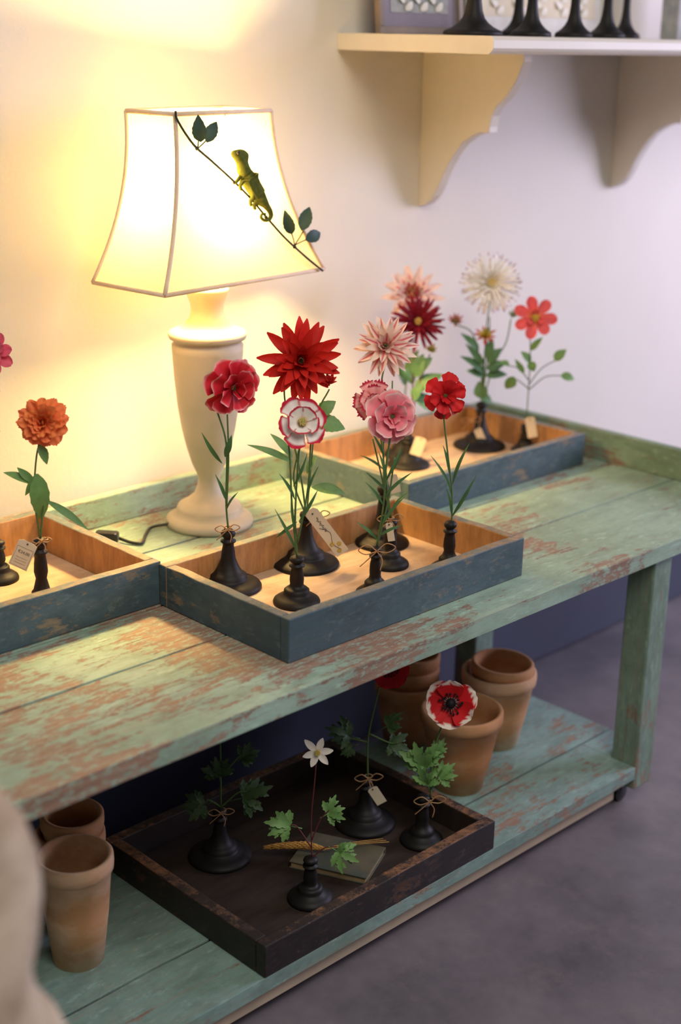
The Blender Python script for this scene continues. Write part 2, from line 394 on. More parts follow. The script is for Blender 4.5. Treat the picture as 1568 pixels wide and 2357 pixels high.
def flower(name,label,base,s,z0,R,H,stems,head,layers,colf,leaves=(),n=(0,.35),mleaf=None,mstem=None,center=None,bow=None,tag=None,buds=(),rb=.012,cat='paper flower',seed=1,sr=.0019,near=(0,0)):
    base=V(base[0],base[1],z0)-FH*near[0];ady=near[1];H=H+ady/s*.97;s0=s;s=s*(1+near[0]/2.6)
    e=empty(name,base,label,cat);rng=random.Random(seed)
    def P(dx,dy,dd=0): return base+RH*(dx/s)+UP*((dy+ady)/(s*.965))+FH*dd
    v,f=lathe(stand_prof(R,H,rb),base,40);mk('turned_stand',v,f,M_stand,parent=e)
    vv=[]
    for st in stems:
        pts=[P(*q) for q in st];c=cr(pts,8);vv.append(tube(c,[sr,sr*.8],7))
    if vv:
        v,f,_=join(vv);mk('stem',v,f,mstem or M_stem,parent=e)
    fr=lambda ab: (-FH+RH*ab[0]+UP*ab[1]).normalized()
    if head:
        hc=P(head[0],head[1]);hn=fr(n);hr=head[2]/s
        v,f,c=bloom(hc,hn,hr,layers,colf,seed)
        mk('bloom',v,f,M_petal,parent=e,cols=c)
        if center:
            kind,cr_,colc=center;parts=[];cc=[]
            cen=hc+hn*hr*.12
            a=hn.orthogonal().normalized();b_=hn.cross(a)
            if kind=='dome':
                v,f=ball(cen,hr*cr_,12,7);parts.append((v,f));cc+=[colc]*len(v)
                for k in range(26):
                    th=k*2.4;rr=hr*cr_*math.sqrt(k/26)*1.3
                    p0=cen+(a*math.cos(th)+b_*math.sin(th))*rr;v,f=tube([p0,p0+hn*hr*.22],[hr*.03,hr*.035],5);parts.append((v,f));cc+=[lerp3(colc,(.9,.75,.3),rng.random()*.5)]*len(v)
            else:
                v,f=ball(cen,hr*cr_,14,8);parts.append((v,f));cc+=[colc]*len(v)
                for k in range(18):
                    th=k*2*math.pi/18+rng.uniform(-.1,.1);dd=a*math.cos(th)+b_*math.sin(th);rr=hr*(cr_+rng.uniform(.08,.26))
                    v,f=tube([cen,cen+dd*rr+hn*hr*.10],hr*.018,4);parts.append((v,f));cc+=[colc]*len(v)
                    v,f=ball(cen+dd*rr+hn*hr*.10,hr*.05,7,5);parts.append((v,f));cc+=[colc]*len(v)
            v,f,_=join(parts);mk('flower_center',v,f,M_petal,parent=e,cols=cc)
        v,f=ball(hc-hn*hr*.10,hr*.16,10,6);mk('calyx',v,f,M_stem,parent=e)
    for (bx,by,br,bl,bc) in buds:
        bc0=P(bx,by);bn=(-FH*.6+UP*.8).normalized()
        v,f,c=bloom(bc0,bn,br/s,bl,bc,seed+5);mk('bud',v,f,M_petal,parent=e,cols=c)
    if leaves:
        parts=[]
        for lf in leaves:
            a0,a1,b0,b1,w,kd=lf[:6]
            dd=rng.uniform(-.012,.012)
            parts.append(leafmesh(P(a0,a1),P(b0,b1,dd),w/s,kd,(-FH*.75+UP*.6+RH*rng.uniform(-.5,.5)),rng))
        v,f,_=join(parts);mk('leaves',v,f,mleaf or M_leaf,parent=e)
    if bow:
        bx,by,br=bow;c=P(bx,by,-.014);k=br/s;pp=[]
        pp.append(tube(cr([c,c+RH*k*.5+UP*k*.45,c+RH*k+UP*k*.25,c+RH*k*.6-UP*k*.05,c],6),.0011,5))
        pp.append(tube(cr([c,c-RH*k*.5+UP*k*.35,c-RH*k+UP*k*.05,c-RH*k*.6-UP*k*.2,c],6),.0011,5))
        pp.append(tube(cr([c,c+RH*k*.3-UP*k*.5,c+RH*k*.2-UP*k*1.1],6),.0011,5))
        pp.append(tube(cr([c,c-RH*k*.5-UP*k*.5,c-RH*k*.9-UP*k*.9],6),.0011,5))
        rr=.0075;pp.append(tube([c+FH*.0135+(RH*math.cos(q)+FH*math.sin(q))*rr for q in [i*math.pi/6 for i in range(13)]],.0013,5))
        v,f,_=join(pp);mk('twine_bow',v,f,M_twine,parent=e)
    if tag:
        tx,ty,tw,thh,ang=tag[:5];c=P(tx,ty,-.03);a=math.radians(ang)
        ax=RH*math.cos(a)+UP*math.sin(a);ay=-RH*math.sin(a)+UP*math.cos(a);w=tw/s/2;h=thh/s/2
        pr=[(-w,-h),(w,-h),(w,h*.86),(w*.6,h),(-w*.6,h),(-w,h*.86)]
        vs=[c+ax*x+ay*y for x,y in pr]+[c+ax*x+ay*y+FH*.0008 for x,y in pr]
        fs=[tuple(range(6)),tuple(range(11,5,-1))]+[(i,(i+1)%6,(i+1)%6+6,i+6) for i in range(6)]
        to=mk('price_tag',vs,fs,M_tag,parent=e,smooth=False)
        hv,hf=ball(c+ay*h*.82-FH*.0004,.0018,8,4);
        mk('tag_hole',hv,hf,M_ink,parent=e).parent=to
        cs=tube(cr([c+ay*h*.85,(c+ay*h*.85+P(tag[5],tag[6],-.014))/2-UP*.006,P(tag[5],tag[6],-.014)],6),.0009,5);mk('tag_string',cs[0],cs[1],M_twine,parent=e)
        if len(tag)>7:
            body,sz,ra,oy=tag[7:11]
            if body=='~':
                # illegible handwriting: a wavering pen line running along the tag, then a sprig drawing
                pts=[c+ax*(w*.05+.0022*math.sin(i*1.9)+.0014*math.sin(i*.7))+ay*(h*(.62-.62*i/34))-FH*.0006 for i in range(35)]
                pp=[tube(cr(pts,3),.00035,4)]
                st=cr([c+ax*w*-.5+ay*h*.25-FH*.0006,c+ax*w*.35+ay*h*-.1-FH*.0006,c-ax*w*.3-ay*h*.5-FH*.0006,c+ax*w*.2-ay*h*.85-FH*.0006],8);pp.append(tube(st,.0005,4))
                v,f,_=join(pp);mk('tag_writing',v,f,M_ink,parent=e).parent=to
                pp=[]
                for (fx,fy) in ((-.45,-.50),(.45,-.62),(-.15,-.84)):
                    for k in range(5):
                        q=k*2*math.pi/5;pc=c+ax*(fx*w+.0030*math.cos(q))+ay*(fy*h+.0030*math.sin(q))-FH*.0006;pp.append(ball(pc,.0017,7,4))
                v,f,_=join(pp);mk('tag_drawing',v,f,M_yel,parent=e).parent=to
            else:
                q=math.radians(ra);tx_=ax*math.cos(q)+ay*math.sin(q);ty_=-ax*math.sin(q)+ay*math.cos(q)
                cc=c+ay*oy*h-FH*.0006-base;M=Matrix(((tx_.x,ty_.x,-FH.x,cc.x),(tx_.y,ty_.y,-FH.y,cc.y),(tx_.z,ty_.z,-FH.z,cc.z),(0,0,0,1)))
                textmesh('tag_writing',body,sz,M_ink,M,to)
                # thin printed border and ruled lines of the tag
                pp=[];q=[c+ax*x*w*.86+ay*y*h-FH*.0006 for x,y in((-1,-.9),(1,-.9),(1,.5),(-1,.5))]
                for k in range(4): pp.append(tube([q[k],q[(k+1)%4]],.00018,4))
                for y in(-.25,-.45,-.65): pp.append(tube([c-ax*w*.6+ay*y*h-FH*.0006,c+ax*w*.6+ay*y*h-FH*.0006],.00016,4))
                v,f,_=join(pp);mk('tag_border',v,f,M_ink,parent=e).parent=to
    return e
def colramp(*st):
    def f(t):
        for i in range(len(st)-1):
            if t<=st[i+1][0]: 
                a,b=st[i],st[i+1];return lerp3(a[1],b[1],(t-a[0])/max(1e-6,b[0]-a[0]))
        return st[-1][1]
    return f
def edge(col,ec,th=.86,ts=.9):
    def f(t,s,li,j):
        return ec if (t>th or (s>ts and t>.55)) else (col(t) if callable(col) else col)
    return f
zt=.0128
# --- front tray
flower('paper_peony','crimson double paper flower with pink edges on black turned stand',(1.595,-.525),1227,zt,.062,.116,
 [[(0,138),(-4,200),(-3,330),(-24,410),(-20,448),(4,460)],[(-3,190),(2,300),(0,395)]],(14,453,64),
 [(6,1.0,.92,-4,16,'fan',-.10),(5,.90,.85,20,24,'fan',-.04),(5,.72,.7,42,18,'fan',.0),(3,.46,.5,62,0,'fan',.02)],
 edge(colramp((0,(.32,.004,.010)),(.7,(.58,.010,.022)),(1,(.72,.03,.05))),(.88,.42,.40),.98,1.1),
 [(-12,285,-56,358,12,'lance'),(-4,200,-28,262,10,'lance'),(-3,180,24,225,8,'lance'),(-6,300,10,352,18,'lance')],n=(.75,-.1),mleaf=M_leafd,bow=(0,140,28),seed=31)
flower('paper_dahlia','large scarlet paper dahlia with pointed petals on black turned stand',(1.785,-.534),1174,zt,.065,.112,
 [[(0,112),(-15,210),(-42,330),(-52,400),(-30,445)],[(0,112),(8,220),(20,340),(47,400)],[(0,112),(-30,200),(-8,300)]],(-17,461,86),
 [(13,1.0,.30,0,6,'point',-.06),(12,.95,.30,14,8,'point',-.02),(11,.80,.27,32,6,'point',.03),(9,.60,.23,50,2,'point',.07),(7,.42,.2,66,-10,'point',.1),(5,.28,.16,80,-20,'point',.1)],
 lambda t,s,li,j: lerp3((.30,.003,.003),(.64+.06*j,.018,.010),.35+.75*t),
 [(20,325,84,312,44,'ovate'),(22,345,62,372,34,'ovate'),(10,180,88,165,32,'lance'),(-30,235,-134,277,20,'lance'),(-34,248,-84,296,22,'lance'),(0,210,22,250,20,'lance')],n=(.12,.25),seed=5,
 bow=(25,120,28),tag=(46,90,32,128,37,5,135,'~',0,0,0),
 buds=[(47,412,26,[(8,.9,.35,50,5,'point',0),(6,.8,.3,70,0,'point',.05)],lambda t,s,li,j:(.50,.02,.02))])
flower('paper_carnation','white paper carnation with crimson edges on small black stand',(1.638,-.667),1259,zt,.043,.092,
 [[(0,105),(-5,200),(0,320),(6,400)],[(0,105),(-12,220),(-18,330),(-25,400)],[(0,140),(22,260),(28,370)]],(9,414,54),
 [(6,1.0,1.02,4,-10,'fan',-.05),(5,.72,.80,30,-14,'fan',0)],
 lambda t,s,li,j: (.64,.02,.06) if (t>.88 or (s>.95 and t>.5)) else lerp3((.80,.30,.30),(.94,.90,.87),t*3.2),
 [(0,120,-52,215,9,'lance'),(0,190,-48,150,10,'lance'),(3,190,45,262,10,'lance'),(-6,240,-42,300,10,'lance'),(-10,270,20,345,9,'lance'),(2,150,-14,260,9,'lance'),(20,240,46,320,9,'lance')],n=(.05,.40),mleaf=M_leafd,center=('dome',.13,(.55,.50,.12)),seed=3)
flower('paper_dahlia','cream paper dahlia striped with crimson on black turned stand',(1.984,-.549),1124,zt,.055,.128,
 [[(0,138),(-5,250),(-12,360),(-4,410)],[(0,138),(12,260),(12,370)]],(-5,444,68),
 [(14,1.0,.26,-8,8,'point',-.05),(13,.92,.26,14,8,'point',0),(11,.78,.24,34,0,'point',.06),(8,.55,.2,58,-10,'point',.1),(6,.35,.15,75,-10,'point',.12)],
 lambda t,s,li,j: (.60,.03,.09) if (s<.3 and t>.1 and (j*5+li*.37)%1.0>.3) else lerp3((.75,.34,.27),(.92,.76,.66),t*1.5),
 [(0,170,-55,205,9,'lance'),(-4,230,40,290,9,'lance')],n=(-.1,.45),mleaf=M_leafd,seed=8,tag=(22,150,22,44,15,0,170))
flower('paper_carnation','pink fringed paper carnation with crimson tips on black stand',(1.905,-.646),1172,zt,.038,.098,
 [[(0,112),(-14,200),(-34,330),(-39,366)],[(0,112),(-20,190),(-46,290)]],(-42,372,46),
 [(7,1.0,.8,0,0,'fringe',-.04),(6,.82,.7,26,0,'fringe',0),(5,.6,.5,50,0,'fringe',.05)],
 lambda t,s,li,j: (.50,.015,.06) if t>.86 else lerp3((.78,.22,.25),(.90,.50,.50),t),
 [(-10,170,-60,215,8,'lance'),(-14,200,22,275,8,'lance'),(-20,250,-50,310,8,'lance'),(0,130,40,170,8,'lance')],n=(-.1,.3),mleaf=M_leafd,seed=9,bow=(-2,112,30),tag=(-2,90,16,44,10,-2,112))
flower('paper_carnation','bright pink paper carnation with pale ragged edges on black stand',(1.811,-.696),1214,zt,.036,.074,
 [[(2,86),(14,180),(18,280),(26,340)],[(2,86),(24,190),(36,290)]],(28,381,57),
 [(6,1.0,1.02,2,2,'fan',-.10),(5,.84,.90,22,2,'fan',-.03),(4,.60,.65,44,0,'fan',.0),(3,.36,.45,64,0,'fan',.0)],
 edge(colramp((0,(.62,.05,.10)),(.5,(.88,.20,.27)),(1,(.93,.36,.40))),(.96,.72,.68),.98,1.1),
 [(4,100,-46,142,10,'lance'),(10,130,62,200,10,'lance'),(16,200,76,262,10,'lance'),(14,180,-28,235,9,'lance'),(20,240,0,300,9,'lance'),(18,235,50,310,8,'lance'),(6,110,58,140,9,'lance')],n=(.25,.15),mleaf=M_leafd,seed=12,bow=(2,80,42),near=(.055,29),rb=.010)
flower('paper_carnation','bright red fringed paper carnation on slim black stand',(2.006,-.706),1161,zt,.036,.082,
 [[(3,85),(0,160),(-14,250),(-26,330),(-24,362)]],(-24,374,47),
 [(6,1.0,.92,0,4,'fan',-.06),(6,.82,.75,26,4,'fan',.0),(4,.55,.5,52,-8,'fringe',.05)],
 lambda t,s,li,j: lerp3((.35,.004,.01),(.70+.05*j,.022,.028),.3+t),
 [(2,100,52,200,10,'lance'),(0,150,-52,240,10,'lance'),(0,175,34,272,10,'lance'),(-8,200,-24,262,9,'lance'),(1,105,-14,170,8,'lance')],n=(.15,.15),mleaf=M_leafd,seed=14,near=(.05,25),rb=.011)
# --- rear tray
flower('paper_dahlia','dark burgundy spiky paper dahlia with yellow centre on black stand',(2.432,-.202),951,zt,.052,.075,
 [[(3,70),(4,200),(0,290)],[(3,70),(12,160),(40,252)]],(10,321,58),
 [(20,1.0,.12,-6,0,'quill',-.05),(20,.95,.12,12,0,'quill',0),(18,.85,.12,32,0,'quill',.05),(14,.65,.12,52,0,'quill',.08)],
 lambda t,s,li,j: lerp3((.13,.002,.012),(.24,.004,.026),t),
 [(8,170,72,208,38,'ovate'),(6,160,58,120,38,'ovate'),(8,200,26,252,34,'ovate'),(5,185,-24,220,30,'ovate'),(8,215,46,245,28,'ovate'),(5,150,28,185,30,'ovate')],mleaf=M_leafm,mstem=M_stemr,center=('dome',.10,(.6,.30,.04)),seed=15,tag=(20,52,26,44,-18,3,80),
 buds=[(42,258,20,[(9,.9,.3,45,0,'point',0),(6,.7,.3,70,0,'point',0)],lambda t,s,li,j:lerp3((.25,.36,.06),(.55,.35,.10),t))])
flower('paper_dahlia','blush pink pointed paper dahlia with dark centre on black stand',(2.480,-.136),930,zt,.045,.08,
 [[(0,70),(5,200),(14,350)]],(13,360,65),
 [(13,1.0,.30,4,4,'point',-.04),(12,.88,.28,24,0,'point',.0),(10,.68,.25,46,0,'point',.04),(7,.45,.2,64,0,'point',.06)],
 lambda t,s,li,j: (.60,.06,.14) if (s<.3 and t<.62) or (li==3) else lerp3((.60,.16,.22),(.97,.78,.78),t*2.4),
 [(3,160,-25,215,26,'ovate'),(4,180,30,240,26,'ovate')],n=(-.1,.5),mleaf=M_leafm,center=('dome',.2,(.28,.02,.04)),seed=17)
flower('paper_dahlia','cream spider paper dahlia with violet tips on black stand',(2.693,-.205),905,zt,.066,.118,
 [[(3,105),(2,250),(6,310),(8,335)],[(3,105),(0,180),(5,240)],[(3,105),(-10,200),(-30,255),(-66,272)],[(3,105),(25,190),(48,235),(56,286)],[(3,130),(10,230),(8,290)]],(7,363,64),
 [(28,1.0,.085,-10,-4,'quill',-.06),(28,.97,.085,6,-4,'quill',-.02),(24,.90,.09,22,-4,'quill',.02),(20,.78,.09,38,-2,'quill',.05),(16,.62,.1,56,0,'quill',.08),(10,.4,.1,74,0,'quill',.1)],
 lambda t,s,li,j: (.36,.16,.26) if (t>.95 and li<3) else lerp3((.90,.76,.54),(.98,.96,.92),t*2.5),
 [(3,165,-55,205,24,'ovate'),(3,160,-38,172,24,'ovate'),(8,190,40,222,26,'ovate'),(8,175,52,190,26,'ovate'),(6,160,56,163,24,'ovate'),(-12,215,-56,255,20,'ovate'),(3,110,-8,146,34,'ovate'),(5,200,18,244,22,'ovate'),(0,185,-44,232,18,'ovate'),(-8,115,25,100,24,'ovate')],n=(0,.25),mleaf=M_leafm,center=('dome',.10,(.80,.62,.28)),seed=18,
 bow=(-22,60,22),tag=(0,28,18,44,25,0,80),
 buds=[(0,248,26,[(9,1,.3,10,0,'point',0),(8,.7,.3,45,0,'point',0),(6,.4,.3,65,0,'point',.0)],lambda t,s,li,j:(.65,.45,.05) if li else lerp3((.6,.4,.05),(.55,.03,.03),t*1.5)),
       (-68,277,21,[(9,1,.32,30,0,'point',0),(6,.7,.3,60,0,'point',0)],lambda t,s,li,j:lerp3((.2,.3,.05),(.50,.12,.10),t*1.4)),
       (60,292,17,[(10,1,.22,40,0,'point',0),(7,.7,.2,60,0,'point',0)],lambda t,s,li,j:(.30,.40,.22))])
flower('paper_anemone','coral single paper flower on a small black stand',(2.745,-.31),905,zt,.034,.072,
 [[(0,68),(0,200),(-4,270),(2,295)],[(0,150),(26,186),(62,208)],[(2,140),(36,168),(74,172)],[(2,140),(-22,158),(-38,166)],[(0,160),(-26,186),(-54,192)]],(5,297,45),
 [(7,1.0,.60,10,8,'round',0),(3,.55,.4,45,0,'round',.04)],
 lambda t,s,li,j: lerp3((.75,.30,.10),(.86+.04*j,.13,.15),t*2.5),
 [(54,204,80,228,24,'ovate'),(70,172,102,162,22,'ovate'),(-34,168,-50,138,28,'ovate'),(-46,192,-68,198,16,'ovate'),(0,226,24,256,16,'ovate'),(0,198,-22,222,22,'ovate'),(0,202,10,180,22,'ovate'),(-12,176,-34,206,14,'ovate')],n=(-.05,.15),center=('dome',.14,(.70,.42,.04)),seed=19,tag=(8,62,22,48,12,0,82),sr=.0015)
# --- tray beside the lamp
flower('paper_marigold','bright orange ruffled paper flower with tag on slim black stand',(1.359,-.298),1229,zt,.034,.085,
 [[(3,102),(-6,190),(2,280),(16,335)],[(3,102),(14,180),(24,190)]],(22,364,53),
 [(12,1.0,.58,-10,8,'fan',-.08),(12,.96,.54,10,6,'fan',-.02),(11,.88,.50,28,6,'fan',.04),(10,.74,.44,46,-6,'fan',.10),(8,.55,.36,62,-6,'fan',.14),(6,.36,.3,78,-10,'fan',.16)],
 lambda t,s,li,j: lerp3((.70,.09,.02),(.95,.27+.03*j,.09),t*1.2),
 [(4,250,4,140,46,'ovate'),(8,316,24,268,24,'ovate'),(18,190,114,125,22,'lance'),(-4,225,-76,247,24,'lance'),(-4,230,-42,262,22,'lance'),(2,250,-26,200,20,'lance')],n=(0,.3),mleaf=M_leaf,seed=20,
 bow=(10,100,22),tag=(-30,76,44,68,-25,5,102,'€24,00',.0075,0,.15),near=(.10,55),rb=.0115)
flower('paper_anemone','rose pink paper flower on a black stand',(1.297,-.211),1221,zt,.036,.08,
 [[(0,90),(-4,250),(2,420),(6,500)]],(12,512,48),
 [(8,1,.6,10,5,'round',0),(6,.8,.5,35,0,'round',.04)],lambda t,s,li,j:lerp3((.5,.04,.08),(.80,.14,.22),t*1.5),
 [(-2,300,24,345,14,'lance'),(2,400,26,430,10,'lance')],seed=21)
# --- black tray on lower shelf
zb=lz+.0128
def anem(t,s,li,j):
    if t>.80+.05*math.sin(s*9+j*4): return (.92,.84,.76)
    if t<.14: return (.85,.70,.62)
    return (.62+.05*j,.012,.018)
AL=[(6,1.0,1.10,14,-10,'round',-.04)]
flower('paper_anemone','dark leafy paper anemone on wide black turned stand',(1.526,-.577),1188,zb,.061,.106,
 [[(3,125),(3,250),(0,400)],[(3,125),(-20,140),(-30,142)],[(3,125),(40,160),(60,165)],[(3,200),(40,245),(50,255)]],(0,420,40),AL,
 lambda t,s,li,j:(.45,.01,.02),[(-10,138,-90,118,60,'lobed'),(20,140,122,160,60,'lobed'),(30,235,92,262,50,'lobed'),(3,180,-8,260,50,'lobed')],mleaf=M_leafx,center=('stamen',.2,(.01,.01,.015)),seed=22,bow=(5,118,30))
flower('paper_wood_anemone','small white paper flower on black stand beside a book',(1.557,-.799),1246,zb,.042,.090,
 [[(3,105),(0,200),(6,290),(10,350)],[(2,130),(-30,180),(-45,188)],[(2,150),(20,200),(40,225)],[(3,105),(30,130),(60,135)]],(12,366,35),
 [(6,1.0,.46,6,0,'point',0)],lambda t,s,li,j:(.92,.89,.84),
 [(-20,178,-108,194,60,'lobed'),(20,205,78,240,58,'lobed'),(40,135,108,100,60,'lobed')],mleaf=M_leaf,mstem=M_stemr,center=('dome',.14,(.70,.55,.10)),seed=23,n=(0,.2),sr=.0013)
flower('paper_anemone','red paper anemone with tag and twine on wide black stand',(1.821,-.679),1135,zb,.062,.104,
 [[(4,112),(2,200),(10,260),(30,360)],[(2,200),(-40,210),(-60,215)],[(6,220),(50,200),(70,200)]],(46,378,44),AL,
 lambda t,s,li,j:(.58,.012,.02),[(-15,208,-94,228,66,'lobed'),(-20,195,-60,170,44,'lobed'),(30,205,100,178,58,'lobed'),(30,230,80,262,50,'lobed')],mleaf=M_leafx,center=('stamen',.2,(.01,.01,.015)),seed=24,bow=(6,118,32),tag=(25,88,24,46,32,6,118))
flower('paper_anemone','red cream-edged paper anemone with black centre on black stand',(1.857,-.802),1159,zb,.043,.104,
 [[(17,110),(16,190),(28,260),(48,320)],[(17,130),(0,190)],[(17,130),(40,180)]],(53,339,57),AL,
 anem,[(10,150,-25,258,70,'lobed'),(20,140,68,188,58,'lobed'),(15,120,-10,190,50,'lobed'),(18,200,44,244,44,'lobed')],mleaf=M_leaf,center=('stamen',.20,(.012,.01,.015)),seed=25,bow=(14,106,36),n=(-.15,.35))
# ------------------------------------------------------------------ terracotta pots
def pot(c,r0,r1,h,mat,label,tilt=None):
    t=.009;rim=.030
    pr=[(r0*.5,0),(r0,0),(r0+(r1-r0)*.5,(h-rim)*.55),(r1*.93,h-rim),(r1*.995,h-rim+.003),(r1*1.01,h-rim*.5),(r1,h-.003),(r1-.003,h),(r1-t,h-.001),(r1-t-.002,h-rim),(r0+(r1-r0)*.5-t,(h-rim)*.55),(r0-t,.012),(.006,.012)]
    v,f=lathe(pr,c,48,tilt);mk('terracotta_pot',v,f,mat,origin=Vector(c),label=label,cat='flower pot',group='terracotta pots on the lower shelf')
pot((1.156,-.640,lz),.044,.066,.206,M_terra2,'tall pale terracotta flower pot standing beside the black tray')
pot((1.222,-.528,lz),.042,.062,.175,M_terra,'terracotta pot stacked under another pot')
pot((1.222,-.528,lz+.040),.038,.056,.175,M_terra,'terracotta pot nested in another pot',(math.radians(3),(1,0,0)))
pot((2.098,-.688,lz),.052,.088,.182,M_terra,'wide terracotta flower pot with thick rim')
pot((2.311,-.614,lz),.050,.084,.180,M_terra2,'terracotta pot holding a smaller pot')
pot((2.311,-.614,lz+.030),.045,.070,.172,M_terra,'smaller terracotta pot nested in a wider one',(math.radians(2.5),(1,.3,0)))
pot((2.164,-.470,lz),.050,.073,.150,M_terra,'stacked terracotta pot at the bottom')
pot((2.164,-.470,lz+.035),.046,.068,.150,M_terra,'stacked terracotta pot in the middle',(math.radians(2),(0,1,0)))
pot((2.164,-.470,lz+.070),.042,.064,.150,M_terra,'stacked terracotta pot on top',(math.radians(3),(1,1,0)))
# ------------------------------------------------------------------ book and wheat
bc=V(1.684,-.742,zb);a=math.atan2(.143,-.068);ux=V(math.cos(a),math.sin(a),0);uy=V(-math.sin(a),math.cos(a),0)
be=empty('old_book',bc,'faded dark green clothbound old book lying in the black tray','book')
def obox(c,ux,uy,hx,hy,z0,z1):
    v=[c+ux*x+uy*y+UP*z for z in(z0,z1) for x,y in((-hx,-hy),(hx,-hy),(hx,hy),(-hx,hy))]
    return v,[(0,3,2,1),(4,5,6,7),(0,1,5,4),(1,2,6,5),(2,3,7,6),(3,0,4,7)]
vv,ff,_=join([obox(bc,ux,uy,.078,.058,0,.0025),obox(bc,ux,uy,.078,.058,.0125,.015),obox(bc-uy*.0565,ux,uy,.078,.0015,.0025,.0125)])
mk('book_cover',vv,ff,M_bookc,parent=be,smooth=False,bevel=.0008)
v,f=obox(bc+uy*.001,ux,uy,.075,.0550,.0025,.0125);mk('book_pages',v,f,M_page,parent=be,smooth=False)
wc=V(1.62,-.69,zb+.020)
parts=[];rng=random.Random(4)
for k in range(3):
    # each ear: a thick plump head of overlapping grains, then a thin straw
    tip=wc+V(-.030+.010*k,.048-.014*k,.004+.003*k);neck=wc+V(.040+.004*k,-.030-.004*k,.006);tail=wc+V(.16,-.080-.008*k,.002)
    head_=cr([tip,(tip+neck)/2+V(.003,.004,.003),neck],9);parts.append(tube(cr([neck,(neck+tail)/2+UP*.003,tail],8),.0007,5))
    nn_=len(head_)
    for i in range(nn_-1):
        p=head_[i];d=(head_[i]-head_[i+1]).normalized();sd=d.cross(UP).normalized();th=math.sin(math.pi*(i+1.5)/(nn_+1))**.5
        for j in range(5):
            a=j*2*math.pi/5+i*.6;o=(sd*math.cos(a)+UP*math.sin(a))*.0038*th
            parts.append(tube([p+o*.4-d*.003,p+o*1.1,p+o*1.5+d*.004,p+o*1.7+d*.008],[.0006,.0024*th,.0018*th,.0003],5))
v,f,_=join(parts);mk('wheat_bunch',v,f,M_wheat,origin=wc,label='small bunch of dried golden wheat ears lying on a book',cat='dried wheat')
# ------------------------------------------------------------------ table lamp
LP=V(1.823,-.190,.0006)
lamp=empty('table_lamp',LP,'lit table lamp with turned cream base and flared fabric shade','lamp')
pr=[(.02,0),(.092,0),(.094,.008),(.091,.016),(.080,.022),(.071,.026),(.070,.036),(.066,.044),(.050,.053),(.032,.068),(.024,.088),(.0225,.100),(.026,.113),(.036,.135),(.046,.168),(.056,.21),(.064,.26),(.070,.32),(.0735,.375),(.074,.390),(.070,.393),(.071,.400),(.079,.403),(.081,.410),(.078,.417),(.066,.421),(.050,.430),(.038,.443),(.0335,.458),(.034,.472),(.040,.488),(.044,.500),(.044,.506),(.01,.507)]
v,f=lathe(pr,LP,64);mk('lamp_base',v,f,M_cream,parent=lamp)
v,f=lathe([(.008,.505),(.008,.56),(.019,.562),(.019,.60),(.012,.602)],LP,20);mk('lamp_socket',v,f,M_iron,parent=lamp)
RT=math.radians(6);SX=V(math.cos(RT),math.sin(RT),0);SY=V(-math.sin(RT),math.cos(RT),0)
ZB,ZT=.5305,.852
def dims(t):
    k=max(t,0)**2.0;return .132+(.229-.132)*k,.067+(.101-.067)*k,ZT+(ZB-ZT)*t
def ctr(t): return LP+RH*(-.010+.022*t)
def fpt(s,t,off=0):
    hx,hy,z=dims(t);return ctr(t)+SX*(hx*s)-SY*(hy+off)+UP*z
def loop_pt(t,x,y,g_=1):
    hx,hy,z=dims(t);return ctr(t)+SX*hx*x*g_+SY*hy*y*g_+UP*z
vs=[];fs=[];nr=16;per=[]
for (x0,y0,x1,y1) in((-1,-1,1,-1),(1,-1,1,1),(1,1,-1,1),(-1,1,-1,-1)):
    for k in range(8):per.append((x0+(x1-x0)*k/8,y0+(y1-y0)*k/8))
for i in range(nr+1):
    for x,y in per: vs.append(loop_pt(i/nr,x,y))
np_=len(per)
for i in range(nr):
    for k in range(np_):
        l=(k+1)%np_;fs.append((i*np_+k,(i+1)*np_+k,(i+1)*np_+l,i*np_+l))
ms,nt,b=newmat('cream_fabric_shade')
out=nt.nodes['Material Output'];df=N(nt,'ShaderNodeBsdfDiffuse');tr=N(nt,'ShaderNodeBsdfTranslucent');mx=N(nt,'ShaderNodeMixShader')
df.inputs[0].default_value=(.75,.68,.53,1);mx.inputs[0].default_value=.45
wv=noise_n(nt,coords(nt),220,2);
nt.links.new(ramp(nt,wv,.3,.7,(.29,.265,.19),(.265,.24,.17)),tr.inputs[0])
nt.links.new(df.outputs[0],mx.inputs[1]);nt.links.new(tr.outputs[0],mx.inputs[2]);nt.links.new(mx.outputs[0],out.inputs[0])
shade=mk('lamp_shade',vs,fs,ms,parent=lamp,smooth=False)
pp=[]
for sx,sy in((-1,-1),(1,-1),(1,1),(-1,1)):
    pp.append(tube([loop_pt(i/nr,sx,sy,1.003) for i in range(nr+1)],.0042,8))
for t in(0,1):
    c=[loop_pt(t,x,y) for x,y in((-1,-1),(1,-1),(1,1),(-1,1))]
    for i in range(4): pp.append(tube([c[i],c[(i+1)%4]],.0044,8))
v,f,_=join(pp);q=mk('shade_piping',v,f,M_trim,parent=lamp);q.parent=shade
pp=[]
for x,y in((-1,0),(1,0),(0,1),(0,-1)):
    pp.append(tube([LP+UP*.74,loop_pt(0.012,x,y)],.0016,6))
pp.append(tube([LP+UP*.60,LP+SX*.035+UP*.66,LP+UP*.74],.0015,6));v,f,_=join(pp);mk('shade_frame',v,f,M_iron,parent=lamp)
mb,nt,b=newmat('glowing_bulb_glass');b.inputs['Emission Color'].default_value=(1,.72,.38,1);b.inputs['Emission Strength'].default_value=8
v,f=lathe([(.011,.603),(.014,.612),(.022,.626),(.023,.636),(.018,.646),(.010,.652),(.001,.654)],LP,20);mk('light_bulb',v,f,mb,parent=lamp)
